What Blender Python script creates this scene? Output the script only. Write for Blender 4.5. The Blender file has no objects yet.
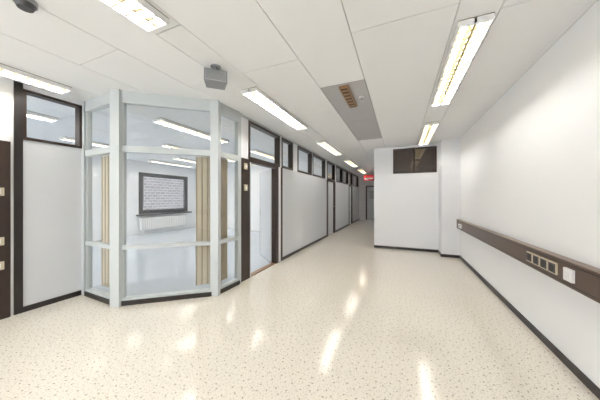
import bpy, math
from mathutils import Matrix, Vector
S=bpy.context.scene
S.view_settings.view_transform='Standard'
H=2.70; CH=1.35
XR=1.24; XL=-2.35; XF=-4.10; XE=-8.8; YB=-4.0; YE=15.0; YP=6.7
A=(-4.10,1.87); B=(-3.27,1.83); C=(-2.37,2.56); D=(-2.35,3.08)

# ---------------- materials
def mat(name,col,rough=.5,metal=0,spec=.5,emit=None,es=0):
    m=bpy.data.materials.new(name); m.use_nodes=True
    b=m.node_tree.nodes['Principled BSDF']
    b.inputs['Base Color'].default_value=(*col,1); b.inputs['Roughness'].default_value=rough
    b.inputs['Metallic'].default_value=metal; b.inputs['Specular IOR Level'].default_value=spec
    if emit: b.inputs['Emission Color'].default_value=(*emit,1); b.inputs['Emission Strength'].default_value=es
    return m
def noisy(m,c1,c2,scale=3,bump=.0,bscale=200):
    nt=m.node_tree; b=nt.nodes['Principled BSDF']
    tc=nt.nodes.new('ShaderNodeTexCoord'); n=nt.nodes.new('ShaderNodeTexNoise'); n.inputs['Scale'].default_value=scale
    n.inputs['Detail'].default_value=4
    r=nt.nodes.new('ShaderNodeMix'); r.data_type='RGBA'
    r.inputs[6].default_value=(*c1,1); r.inputs[7].default_value=(*c2,1)
    nt.links.new(tc.outputs['Object'],n.inputs['Vector']); nt.links.new(n.outputs['Fac'],r.inputs[0]); nt.links.new(r.outputs[2],b.inputs['Base Color'])
    return m
white=noisy(mat('wall_paint_white',(.8,.8,.8),.6),(.865,.873,.887),(.875,.885,.90),2)
lav=noisy(mat('partition_paint',(.76,.76,.78),.5),(.80,.81,.845),(.83,.835,.865),2)
grey=noisy(mat('grey_laminate',(.62,.64,.67),.4),(.68,.70,.74),(.71,.73,.765),2)
frame=mat('frame_grey_paint',(.56,.60,.615),.3)
dark=noisy(mat('dark_brown_wood',(.03,.02,.016),.35),(.022,.013,.010),(.042,.024,.017),12)
black=mat('black_vinyl',(.018,.014,.013),.4)
brown=noisy(mat('brown_trunking',(.09,.05,.035),.35),(.075,.043,.03),(.10,.06,.042),10)
brownlt=mat('trunking_lip',(.25,.19,.15),.35)
panelm=noisy(mat('ceiling_panel',(.78,.78,.78),.6),(.86,.872,.885),(.885,.893,.905),1.5)
gapm=mat('ceiling_gap',(.38,.38,.38),.8)
dpanel=mat('acoustic_grey_panel',(.46,.46,.47),.7)
beige=mat('beige_plastic',(.62,.55,.42),.4)
wplast=mat('white_plastic',(.85,.85,.85),.35)
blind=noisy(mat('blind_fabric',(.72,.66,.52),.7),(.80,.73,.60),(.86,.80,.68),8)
blind2=mat('blind_fabric_dark',(.62,.55,.42),.7)  # darker fabric tone for every second slat
steel=mat('brushed_steel',(.6,.6,.6),.3,1)
dkgrey=mat('dark_grey_plastic',(.06,.06,.065),.4)
mgrey=mat('mid_grey_plastic',(.26,.27,.28),.5)
lgrey=mat('light_grey_plastic',(.5,.51,.52),.5)
red=mat('red_enamel',(.7,.03,.03),.35)
refl=mat('reflector_cream',(.23,.19,.105),.35)
tube=mat('fluorescent_tube',(1,1,1),.5,emit=(1,.98,.94),es=60)
orange=mat('amber_reflector',(.34,.20,.10),.35,.3)
doorm=mat('door_grey_laminate',(.70,.72,.75),.4)
radm=mat('radiator_white',(.8,.8,.8),.4)
dglass=mat('dark_backed_glass',(.035,.022,.018),.06,0,.9)
def glassmat(name,tint):
    m=bpy.data.materials.new(name); m.use_nodes=True; nt=m.node_tree; nt.nodes.clear(); N=nt.nodes.new; L=nt.links.new
    o=N('ShaderNodeOutputMaterial'); t=N('ShaderNodeBsdfTransparent'); g=N('ShaderNodeBsdfGlossy')
    t.inputs[0].default_value=(*tint,1); g.inputs['Roughness'].default_value=.01
    ge=N('ShaderNodeNewGeometry'); d=N('ShaderNodeVectorMath'); d.operation='DOT_PRODUCT'; L(ge.outputs['Incoming'],d.inputs[0]); L(ge.outputs['Normal'],d.inputs[1])
    def mth(op,a,b=None):
        n=N('ShaderNodeMath'); n.operation=op
        for i,x in enumerate((a,b)):
            if x is None: continue
            if isinstance(x,(int,float)): n.inputs[i].default_value=x
            else: L(x,n.inputs[i])
        return n.outputs[0]
    f=mth('ADD',mth('MULTIPLY',mth('POWER',mth('SUBTRACT',1.0,mth('ABSOLUTE',d.outputs['Value'])),5.0),.88),.06)
    mx=N('ShaderNodeMixShader')
    L(f,mx.inputs[0]); L(t.outputs[0],mx.inputs[1]); L(g.outputs[0],mx.inputs[2]); L(mx.outputs[0],o.inputs[0])
    return m
glass=glassmat('clear_glass',(.975,.985,.985))
# floors
def floormat(name,base,base2,speck,thr,rough,tile):
    m=mat(name,base,rough,0,.7); nt=m.node_tree; b=nt.nodes['Principled BSDF']; N=nt.nodes.new; L=nt.links.new
    tc=N('ShaderNodeTexCoord')
    n=N('ShaderNodeTexNoise'); n.inputs['Scale'].default_value=1.6; n.inputs['Detail'].default_value=6
    L(tc.outputs['Object'],n.inputs['Vector'])
    r=N('ShaderNodeMix'); r.data_type='RGBA'; r.inputs[6].default_value=(*base,1); r.inputs[7].default_value=(*base2,1); L(n.outputs['Fac'],r.inputs[0])
    last=r.outputs[2]
    for sc,th,rnd,fac in ((14,thr,.7,.8),(32,.12,1,.5),(60,.18,1,.28)):
        v=N('ShaderNodeTexVoronoi'); v.inputs['Scale'].default_value=sc; v.inputs['Randomness'].default_value=rnd
        v.voronoi_dimensions='2D'
        rot=N('ShaderNodeMapping'); rot.inputs['Rotation'].default_value=(0,0,.785)
        L(tc.outputs['Object'],rot.inputs[0]); L(rot.outputs[0],v.inputs['Vector'])
        c=N('ShaderNodeMath'); c.operation='LESS_THAN'; c.inputs[1].default_value=th; L(v.outputs['Distance'],c.inputs[0])
        k=N('ShaderNodeMath'); k.operation='MULTIPLY'; k.inputs[1].default_value=fac; L(c.outputs[0],k.inputs[0])
        x=N('ShaderNodeMix'); x.data_type='RGBA'; L(k.outputs[0],x.inputs[0]); L(last,x.inputs[6]); x.inputs[7].default_value=(*speck,1); last=x.outputs[2]
    br=N('ShaderNodeTexBrick'); br.offset=0; br.inputs['Scale'].default_value=1; br.inputs['Brick Width'].default_value=tile; br.inputs['Row Height'].default_value=tile
    br.inputs['Mortar Size'].default_value=.002; br.inputs['Mortar Smooth'].default_value=.3
    L(tc.outputs['Object'],br.inputs['Vector'])
    k=N('ShaderNodeMath'); k.operation='MULTIPLY'; k.inputs[1].default_value=.2; L(br.outputs['Fac'],k.inputs[0])
    x=N('ShaderNodeMix'); x.data_type='RGBA'; L(k.outputs[0],x.inputs[0]); L(last,x.inputs[6]); x.inputs[7].default_value=(*speck,1)
    L(x.outputs[2],b.inputs['Base Color'])
    n2=N('ShaderNodeTexNoise'); n2.inputs['Scale'].default_value=9; n2.inputs['Detail'].default_value=3; L(tc.outputs['Object'],n2.inputs['Vector'])
    bp=N('ShaderNodeBump'); bp.inputs['Strength'].default_value=.08; bp.inputs['Distance'].default_value=.01; L(n2.outputs['Fac'],bp.inputs['Height']); L(bp.outputs[0],b.inputs['Normal'])
    return m
floorm=floormat('speckled_cream_vinyl',(.84,.79,.705),(.79,.74,.655),(.19,.12,.08),.078,.12,.6)
floorb=floormat('blue_grey_vinyl',(.60,.655,.72),(.56,.615,.68),(.3,.33,.37),.05,.12,.6)
# brick
brick=mat('grey_brick',(.3,.3,.3),.8)
nt=brick.node_tree; tc=nt.nodes.new('ShaderNodeTexCoord')
bt=nt.nodes.new('ShaderNodeTexBrick'); bt.inputs['Scale'].default_value=1.6; bt.inputs['Color1'].default_value=(.09,.085,.09,1); bt.inputs['Color2'].default_value=(.13,.122,.127,1); bt.inputs['Mortar'].default_value=(.26,.26,.26,1)
sx=nt.nodes.new('ShaderNodeSeparateXYZ'); cx=nt.nodes.new('ShaderNodeCombineXYZ')
nt.links.new(tc.outputs['Object'],sx.inputs[0]); nt.links.new(sx.outputs['Y'],cx.inputs['X']); nt.links.new(sx.outputs['Z'],cx.inputs['Y']); nt.links.new(cx.outputs[0],bt.inputs['Vector']); nt.links.new(bt.outputs['Color'],nt.nodes['Principled BSDF'].inputs['Base Color'])

# ---------------- mesh builder
class M:
    def __init__(s): s.v=[];s.f=[];s.mi=[];s.ms=[];s.sm=[]
    def _m(s,m):
        if m not in s.ms: s.ms.append(m)
        return s.ms.index(m)
    def add(s,vs,fs,m,T=None,smooth=False):
        o=len(s.v); k=s._m(m)
        for p in vs:
            p=Vector(p); s.v.append(tuple(T@p if T else p))
        for f in fs: s.f.append([i+o for i in f]); s.mi.append(k); s.sm.append(smooth)
    def box(s,x0,x1,y0,y1,z0,z1,m,T=None):
        x0,x1=min(x0,x1),max(x0,x1); y0,y1=min(y0,y1),max(y0,y1)
        if m is glass:   # single sheet
            if x1-x0<y1-y0: x=(x0+x1)/2; q=[(x,y0,z0),(x,y1,z0),(x,y1,z1),(x,y0,z1)]
            else: y=(y0+y1)/2; q=[(x0,y,z0),(x1,y,z0),(x1,y,z1),(x0,y,z1)]
            s.add(q,[(0,1,2,3)],m,T); return
        vs=[(x,y,z) for z in (z0,z1) for x,y in ((x0,y0),(x1,y0),(x1,y1),(x0,y1))]
        s.add(vs,[(3,2,1,0),(4,5,6,7),(0,1,5,4),(1,2,6,5),(2,3,7,6),(3,0,4,7)],m,T)
    def cyl(s,p0,p1,r,m,n=12,r2=None):
        p0=Vector(p0);p1=Vector(p1); d=(p1-p0).normalized(); a=d.orthogonal().normalized(); b=d.cross(a); r2=r if r2 is None else r2
        vs=[p0+(a*math.cos(t)+b*math.sin(t))*r for t in [2*math.pi*i/n for i in range(n)]]+[p1+(a*math.cos(t)+b*math.sin(t))*r2 for t in [2*math.pi*i/n for i in range(n)]]
        s.add(vs,[(i,(i+1)%n,n+(i+1)%n,n+i) for i in range(n)],m,None,True)
        s.add(vs,[tuple(range(n-1,-1,-1)),tuple(range(n,2*n))],m)
    def prism(s,pts,z0,z1,m):
        n=len(pts); vs=[(x,y,z0) for x,y in pts]+[(x,y,z1) for x,y in pts]
        s.add(vs,[tuple(range(n-1,-1,-1)),tuple(range(n,2*n))]+[(i,(i+1)%n,n+(i+1)%n,n+i) for i in range(n)],m)
    def done(s,name,parent=None,bevel=0):
        me=bpy.data.meshes.new(name); me.from_pydata(s.v,[],s.f)
        for m in s.ms: me.materials.append(m)
        for p,i,sm in zip(me.polygons,s.mi,s.sm): p.material_index=i; p.use_smooth=sm
        me.update(); ob=bpy.data.objects.new(name,me); S.collection.objects.link(ob)
        if parent: ob.parent=parent
        if bevel:
            b=ob.modifiers.new('bevel','BEVEL'); b.width=bevel; b.segments=2; b.limit_method='ANGLE'
        return ob
def segT(p,q):
    p=Vector((*p,0));q=Vector((*q,0)); d=q-p
    return Matrix.Translation(p)@Matrix.Rotation(math.atan2(d.y,d.x),4,'Z'), d.length

# ---------------- shell
m=M(); m.prism([(1.4,-4.1),(1.4,15.15),(-2.4,15.15),(-2.4,2.59),(-3.27,1.87),(-4.15,1.90),(-4.15,-4.1)],-.1,0,floorm); m.done('floor')
m=M(); m.prism([(-4.15,-4.1),(-4.15,1.90),(-3.27,1.87),(-2.4,2.59),(-2.4,15.15),(-8.95,15.15),(-8.95,-4.1)],-.1,0,floorb); m.done('floor_office')
m=M(); m.box(-8.95,1.4,-4.1,15.15,H+.015,H+.12,gapm)
strips=[-8.8,-7.9,-7.0,-6.7,-5.8,-4.9,-4.1,-3.93,-3.65,-3.0,-2.35,-1.85,-1.57,-.905,-.37,.38,.66,1.24]
for i in range(len(strips)-1):
    x0,x1=strips[i],strips[i+1]
    off,p=(1.93,1.83) if i==14 else ((2.75,1.43) if i%2==1 else (2.1,1.43))
    ys=[YB]+[off+k*p for k in range(-6,12) if YB<off+k*p<YE]+[YE]
    for a,b in zip(ys,ys[1:]):
        dk = (x0==-.905 and a>2.7 and b<5.7)
        m.box(x0+.003,x1-.003,a+.003,b-.003,H,H+.015,dpanel if dk else panelm)
m.done('ceiling')

m=M(); m.box(XR,XR+.15,YB-.1,YP+.1,0,H,white); m.done('wall_right')
def wall_open(name,axis,c0,c1,a0,a1,ops,mt):
    m=M()
    def bx(u0,u1,z0,z1):
        if u1-u0<1e-4 or z1-z0<1e-4: return
        if axis=='y': m.box(c0,c1,u0,u1,z0,z1,mt)
        else: m.box(u0,u1,c0,c1,z0,z1,mt)
    p=a0
    for u0,u1,z0,z1 in sorted(ops):
        bx(p,u0,0,H); bx(u0,u1,0,z0); bx(u0,u1,z1,H); p=u1
    bx(p,a1,0,H); return m.done(name)
bw=[(-8.3,-5.0,.8,2.45),(-3.95,-1.75,.6,2.5)]
wall_open('wall_back','x',YB-.15,YB,XE-.15,XR,bw,white)
ew=[(-1.5,.7,.85,2.3),(1.7,4.0,.85,2.3),(5.6,7.75,.75,2.3),(9.5,12.5,.85,2.3)]
wall_open('wall_exterior','y',XE-.15,XE,YB,YE+.1,ew,white)
m=M(); m.box(XE,XL-.1,8.2,8.3,0,H,white); m.done('wall_office_end')
m=M(); m.box(XE,XR,YE,YE+.12,0,H,white); m.done('wall_end')
m=M(); m.box(-.65,-.55,YP+.1,YE,0,H,lav); m.done('wall_corridor_right')

def window(name,axis,c,u0,u1,z0,z1,fr,mull=1,d=.08,w=.06):
    m=M()
    def bx(a,b,e,f,mt,dd):
        if axis=='y': m.box(c-dd/2,c+dd/2,a,b,e,f,mt)
        else: m.box(a,b,c-dd/2,c+dd/2,e,f,mt)
    bx(u0,u0+w,z0,z1,fr,d);bx(u1-w,u1,z0,z1,fr,d);bx(u0+w,u1-w,z0,z0+w,fr,d);bx(u0+w,u1-w,z1-w,z1,fr,d)
    for k in range(1,mull):
        x=u0+(u1-u0)*k/mull; bx(x-w/2,x+w/2,z0+w,z1-w,fr,d)
    bx(u0+w,u1-w,z0+w,z1-w,glass,.008)
    return m.done(name)
wn=1
for u0,u1,z0,z1 in bw: window('window_%d'%wn,'x',YB-.07,u0,u1,z0,z1,dkgrey,2); wn+=1  # unseen back-wall windows, added to let daylight in from behind the camera
for u0,u1,z0,z1 in ew:
    window('window_%d'%wn,'y',XE-.04,u0,u1,z0,z1,dkgrey,1,.10,.15)
    m=M(); m.box(XE-.09,XE-.03,u0+.16,u0+.16+.05,z0+.16,z1-.16,mgrey); m.box(XE+.001,XE+.16,u0-.1,u1+.1,z0-.05,z0-.01,dkgrey); m.done('window_sill'); wn+=1
m=M(); m.box(-13.3,-13,-8,24,-4,11,brick); m.done('brick_building_facade')

# facing partition at end with transom
m=M(); Y0=YP;Y1=YP+.1
m.box(-.65,-.17,Y0,Y1,0,H,lav); m.box(-.17,.84,Y0,Y1,0,1.99,lav); m.box(.84,XR,Y0,Y1,0,H,lav); m.box(-.17,.84,Y0,Y1,2.64,H,lav)
m.done('wall_partition')
m=M(); m.box(-.17,.84,Y0+.06,Y0+.1,1.99,2.64,dark)
for a,b,c,d in ((-.17,-.13,1.99,2.64),(.80,.84,1.99,2.64),(-.13,.80,1.99,2.03),(-.13,.80,2.60,2.64),(.31,.35,2.03,2.60)): m.box(a,b,Y0-.01,Y0+.06,c,d,dark)
m.box(-.13,.80,Y0+.02,Y0+.028,2.03,2.60,dglass); m.done('window_%d'%wn); wn+=1
m=M(); m.box(.88,XR,6.25,YP,0,H,lav); m.done('wall_column')
# ---------------- left wall (near part) X=XF
m=M(); x0=XF-.1;x1=XF
m.box(x0,x1,YB,.86,0,H,white); m.box(x0,x1,.86,1.2,0,H,white)
m.box(x0,x1,1.27,1.84,0,2.04,grey); m.box(x0,x1,1.27,1.84,2.64,H,white); m.done('wall_left')
m=M(); m.box(XF,XF+.03,.84,1.17,.0,1.99,dark)
for z in (1.42,.87,.60): m.box(XF+.03,XF+.045,1.03,1.12,z-.045,z+.045,beige); m.box(XF+.045,XF+.05,1.055,1.095,z-.025,z+.025,wplast)
m.done('switch_panel',bevel=.003)
m=M(); m.box(x0,x1+.015,1.2,1.27,0,H,black)
m.box(x0,x1+.012,1.27,1.83,2.04,2.075,dark);m.box(x0,x1+.012,1.27,1.83,2.61,2.64,dark);m.box(x0,x1+.012,1.80,1.84,2.075,2.61,dark)
m.box(x0,x1+.012,1.27,1.30,2.075,2.61,dark)
m.box(XF-.05,XF-.042,1.30,1.80,2.075,2.61,glass); m.done('window_%d'%wn); wn+=1

# ---------------- glazed bay
m=M()
def bay(P,Q,w0,w1):
    T,L=segT(P,Q)
    t=.035
    a,b=w0,L-w1
    for z0,z1 in ((.0,.09),(.70,.75),(1.93,2.01),(2.55,H)): m.box(a,b,-t,t,z0,z1,frame,T)
    m.box(a,b,-t-.012,-t,0,.06,black,T)
    for z0,z1 in ((.09,.70),(.75,1.93),(2.01,2.55)):
        for u,v in ((a,a+.015),(b-.015,b)): m.box(u,v,-t*.6,t*.6,z0,z1,frame,T)
        m.box(a+.01,b-.01,-.004,.004,z0,z1,glass,T)
bay(A,B,.09,.05); bay(B,C,.05,.05); bay(C,D,.05,.06)
def post(P,w,h=H,rot=0):
    T=Matrix.Translation((P[0],P[1],0))@Matrix.Rotation(rot,4,'Z'); m.box(-w/2,w/2,-w/2,w/2,0,h,frame,T)
m.box(XF-.06,XF+.05,1.83,1.93,0,H,frame)
post(B,.12,rot=.35); post(C,.11,rot=.4)
m.box(XL-.06,XL+.02,3.02,3.08,0,H,frame)
m.done('glazed_bay_partition')

# vertical blinds
def blinds(P,Q,n,name,z0=.12,z1=1.93):
    T,L=segT(P,Q); m=M(); m.box(0,L,-.02,.02,z1,z1+.03,wplast,T)
    for i in range(n):
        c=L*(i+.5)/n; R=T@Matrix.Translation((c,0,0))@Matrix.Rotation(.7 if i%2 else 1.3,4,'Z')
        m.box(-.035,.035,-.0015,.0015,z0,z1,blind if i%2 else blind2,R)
    m.done(name)
blinds((-2.66,2.48),(-2.47,2.64),7,'vertical_blind')
blinds((-2.45,2.68),(-2.45,2.88),7,'vertical_blind')
blinds((-3.85,1.97),(-3.6,1.97),7,'vertical_blind')

# ---------------- corridor left wall
xa,xb=XL-.1,XL
m=M()
for a,b in ((4.53,7.9),(9.05,11.7),(12.7,YE)): m.box(xa,xb,a,b,0,2.0,grey)
wins=[(3.30,4.42),(4.50,5.08),(5.36,6.38),(6.46,7.7),(7.95,9.0),(9.2,10.3),(10.4,11.6),(11.8,12.7),(12.9,14.6)]
m.box(xa,xb,3.08,YE,2.66,H,frame)
p=3.08
for a,b in wins:
    m.box(xa,xb,p,a,2.0,2.66,lav); p=b
m.box(xa,xb,p,YE,2.0,2.66,lav)
m.done('wall_corridor_left')
for a,b in wins:
    m=M(); w=.045
    m.box(xa,xb+.012,a,a+w,2.0,2.66,dark); m.box(xa,xb+.012,b-w,b,2.0,2.66,dark); m.box(xa,xb+.012,a+w,b-w,2.0,2.05,dark); m.box(xa,xb+.012,a+w,b-w,2.62,2.66,dark)
    m.box(xa+.04,xa+.048,a+w,b-w,2.05,2.62,glass); m.done('window_%d'%wn); wn+=1
m=M(); m.box(xa,xb+.012,3.08,3.33,0,2.0,dark)
for z in (1.87,1.52): m.box(xb+.012,xb+.03,3.16,3.24,z-.05,z+.05,beige)
m.box(xb+.03,xb+.036,3.18,3.22,1.85,1.89,wplast); m.box(xb+.03,xb+.036,3.18,3.22,1.49,1.54,wplast)
m.done('switch_panel',bevel=.002)
# open door
root=bpy.data.objects.new('door_1',None); S.collection.objects.link(root)
m=M(); m.box(xa,xb+.012,4.25,4.35,0,2.0,dark); m.box(xa,xb+.005,4.35,4.46,0,2.0,lav); m.box(xa,xb+.014,4.46,4.53,0,2.0,dark); m.box(xa,xb+.012,3.33,4.25,1.96,2.0,dark); m.box(xa,xb+.008,3.33,3.36,0,1.96,frame)
m.box(xa,xb,3.36,4.25,0,.012,mat('threshold_wood',(.26,.14,.07),.4)); m.done('door_frame',root)
T=Matrix.Translation((xa-.005,4.25,0))@Matrix.Rotation(math.atan2(.68,-.733),4,'Z')
m=M(); m.box(0,.86,-.02,.02,.01,1.95,doorm,T); m.box(.86,.866,-.021,.021,.01,1.95,dark,T)
T2=T@Matrix.Translation((.79,.02,1.02))
m.box(-.02,.02,0,.008,-.1,.1,steel,T2); m.box(-.1,.0,.03,.045,-.01,.01,steel,T2); m.box(-.012,.0,0,.045,-.01,.01,steel,T2)
m.done('door_leaf',root,.002)
for i,(a,b) in enumerate(((7.9,9.05),(11.7,12.7))):
    m=M(); m.box(xa,xb+.015,a,a+.14,0,2.0,dark); m.box(xa,xb+.015,b-.14,b,0,2.0,dark); m.box(xa,xb+.015,a+.14,b-.14,1.95,2.0,dark)
    m.box(xa+.02,xa+.06,a+.14,b-.14,.01,1.95,doorm); m.box(xa+.06,xa+.07,b-.24,b-.2,.92,1.12,steel); m.cyl((xa+.11,b-.22,1.03),(xa+.11,b-.33,1.03),.01,steel); m.cyl((xa+.065,b-.22,1.03),(xa+.11,b-.22,1.03),.01,steel)
    m.done('door_%d'%(i+2))
# end door
m=M(); y=YE
m.box(-1.95,-1.87,y-.04,y,0,2.1,dark); m.box(-1.0,-.92,y-.04,y,0,2.1,dark); m.box(-1.87,-1.0,y-.04,y,2.03,2.1,dark)
m.box(-1.87,-1.0,y-.03,y,0.01,2.03,doorm); m.box(-1.72,-1.15,y-.034,y-.03,1.3,1.8,lgrey); m.box(-1.16,-1.1,y-.05,y-.03,1.0,1.06,steel); m.done('door_4')
m=M(); m.box(-1.30,-1.05,y-.12,y-.05,1.35,1.75,red); m.cyl((-1.18,y-.12,1.55),(-1.18,y-.14,1.55),.06,wplast); m.done('fire_alarm_box',bevel=.01)
# exit sign
m=M(); m.box(-1.65,-1.15,11.9,11.96,2.2,2.48,red); m.box(-1.60,-1.2,11.892,11.9,2.27,2.34,wplast); m.cyl((-1.5,11.93,2.48),(-1.5,11.93,H),.008,steel); m.cyl((-1.3,11.93,2.48),(-1.3,11.93,H),.008,steel); m.done('exit_sign')

# ---------------- baseboards
def bb(name,x0,x1,y0,y1):
    m=M(); m.box(x0,x1,y0,y1,0,.065,black); m.done(name,bevel=.002)
bb('baseboard_right',XR-.014,XR,YB,6.25)
bb('baseboard_partition',-.65,.88,YP-.014,YP)
bb('baseboard_column',.88-.012,XR-.014,6.236,6.25)
bb('baseboard_column_side',.866,.88,6.25,YP-.014)
bb('baseboard_left',XF,XF+.014,1.27,1.82)
bb('baseboard_left_near',XF,XF+.014,YB,.84)
for i,(a,b) in enumerate(((4.53,7.9),(9.05,11.7),(12.7,YE))): bb('baseboard_corridor',XL,XL+.014,a,b)
bb('baseboard_end',-.92,-.65,YE-.014,YE)

# ---------------- cable trunking right wall
m=M(); X=XR-.065
m.box(X,XR,YB,6.25,.675,.865,brown); m.box(X-.004,XR,YB,6.25,.865,.873,brownlt); m.box(X-.003,X,YB,6.25,.695,.70,black); m.box(X-.003,X,YB,6.25,.84,.845,black)
m.done('cable_trunking')
m=M()
for k in range(4):
    y=2.62+k*.125
    m.box(X-.012,X,y-.055,y+.055,.725,.82,beige); m.box(X-.016,X-.012,y-.045,y+.045,.735,.81,dkgrey)
    m.cyl((X-.016,y,.772),(X-.018,y,.772),.03,black,16)
m.done('power_socket',bevel=.001)
m=M(); m.box(X-.02,X,2.36,2.46,.725,.82,wplast); m.box(X-.026,X-.02,2.385,2.435,.75,.795,wplast); m.done('data_socket',bevel=.003)
m=M(); m.box(X-.03,X,5.75,5.95,.72,.80,wplast); m.box(X-.033,X-.03,5.78,5.92,.74,.78,lgrey); m.done('junction_box',bevel=.004)

# ---------------- ceiling lights
def light(cx,cy,L=1.70,W=.225):
    m=M(); x0,x1,y0,y1=cx-W/2,cx+W/2,cy-L/2,cy+L/2; zb=H-.05
    m.box(x0,x1,y0,y1,H-.006,H-.0005,refl)
    for a,b in ((x0,x0+.012),(x1-.012,x1)): m.box(a,b,y0,y1,zb,H-.006,wplast)
    m.box(cx-.008,cx+.008,y0,y1,zb+.005,H-.006,refl)
    for a,b in ((y0,y0+.015),(y1-.015,y1)): m.box(x0+.012,x1-.012,a,b,zb,H-.006,wplast)
    n=int(L/.085)
    for i in range(1,n):
        y=y0+L*i/n; m.box(x0+.012,x1-.012,y-.004,y+.004,zb+.002,zb+.022,refl)
    for s in (-1,1):
        m.cyl((cx+s*W*.24,y0+.03,H-.018),(cx+s*W*.24,y1-.03,H-.018),.010,tube,8)
    m.done('ceiling_light')
for y in (-2.5,.39,3.26,6.15,9.05,11.95): light(-1.71,y)
for y in (-2.8,.05,2.97,5.6): light(.52,y)
for y in (-2.2,.70,3.56,6.4,10.3,13.0): light(-3.79,y)
for y in (-2.2,.70,3.56,6.4,10.8): light(-6.85,y)
for y in (1.2,4.9,7.1): light(-5.4,y)  # extra row, added to brighten the office
light(-8.1,6.4); light(-8.1,3.5)  # also added only to lift the office brightness
for x in (-.6,-2.75): light(x,-2.5)  # unseen fixtures behind the camera, added as fill light

# small brown fitting in dark panel
m=M(); m.box(-.68,-.57,2.80,3.46,H-.03,H-.0005,orange); m.box(-.665,-.585,2.82,3.44,H-.034,H-.03,dark)
for i in range(6): m.box(-.66,-.59,2.85+i*.1,2.90+i*.1,H-.037,H-.034,orange)
m.done('track_light',bevel=.003)
m=M(); m.cyl((-.47,3.2,H),(-.47,3.2,H-.012),.035,wplast,16); m.cyl((-.47,3.2,H-.012),(-.47,3.2,H-.05),.01,steel); m.cyl((-.47,3.2,H-.05),(-.47,3.2,H-.053),.02,steel,12); m.done('sprinkler_head')
# speaker
R=Matrix.Translation((-1.74,1.88,2.57))@Matrix.Rotation(.75,4,'Z')@Matrix.Rotation(math.radians(-18),4,'X')
m=M()
vs=[(-.11,-.05,-.075),(.11,-.05,-.075),(.09,.07,-.06),(-.09,.07,-.06),(-.11,-.05,.075),(.11,-.05,.075),(.09,.07,.06),(-.09,.07,.06)]
m.add(vs,[(3,2,1,0),(4,5,6,7),(0,1,5,4),(1,2,6,5),(2,3,7,6),(3,0,4,7)],mgrey,R)
m.box(-.1,.1,-.056,-.05,-.065,.065,lgrey,R)
for k in range(9): m.box(-.095,.095,-.059,-.056,-.058+k*.014,-.052+k*.014,mgrey,R)
m.cyl((-1.74,1.88,2.6),(-1.74,1.88,H),.015,mgrey); m.cyl((-1.74,1.88,H-.01),(-1.74,1.88,H),.05,mgrey,16)
m.done('ceiling_speaker')
m=M(); m.cyl((-2.35,.74,H-.03),(-2.35,.74,H),.06,mgrey,20); m.cyl((-2.35,.74,H-.06),(-2.35,.74,H-.03),.04,dkgrey,20,.055); m.done('smoke_detector')

# radiators in office
for y0,y1 in ((5.6,7.6),(1.8,3.9)):
    m=M(); m.box(XE+.05,XE+.13,y0,y1,.15,.62,radm)
    n=24
    for i in range(n):
        y=y0+.04+(y1-y0-.08)*i/(n-1); m.box(XE+.13,XE+.142,y-.02,y+.02,.18,.59,radm)
    m.box(XE+.002,XE+.05,y0+.2,y0+.25,.3,.5,radm); m.box(XE+.002,XE+.05,y1-.25,y1-.2,.3,.5,radm); m.box(XE+.08,XE+.1,y0+.1,y0+.13,0,.15,radm); m.box(XE+.08,XE+.1,y1-.13,y1-.1,0,.15,radm)
    m.done('radiator',bevel=.004)

# ---------------- world (sky brighter towards -Y) + camera
w=bpy.data.worlds.new('sky'); S.world=w; w.use_nodes=True; nt=w.node_tree; N=nt.nodes.new
bg=nt.nodes['Background']; bg.inputs[0].default_value=(.95,.97,1,1)
tc=N('ShaderNodeTexCoord'); sx=N('ShaderNodeSeparateXYZ'); nt.links.new(tc.outputs['Generated'],sx.inputs[0])
mr=N('ShaderNodeMapRange'); mr.inputs[1].default_value=.1; mr.inputs[2].default_value=-.8; mr.inputs[3].default_value=1.6; mr.inputs[4].default_value=12
nt.links.new(sx.outputs['Y'],mr.inputs[0]); nt.links.new(mr.outputs[0],bg.inputs[1])
cam=bpy.data.cameras.new('camera'); co=bpy.data.objects.new('camera',cam); S.collection.objects.link(co)
co.location=(0,0,CH); co.rotation_euler=(math.pi/2,0,math.atan2(100,235)); cam.lens=36*235/600; cam.sensor_width=36; cam.shift_y=-2/600; cam.clip_start=.02
S.camera=co
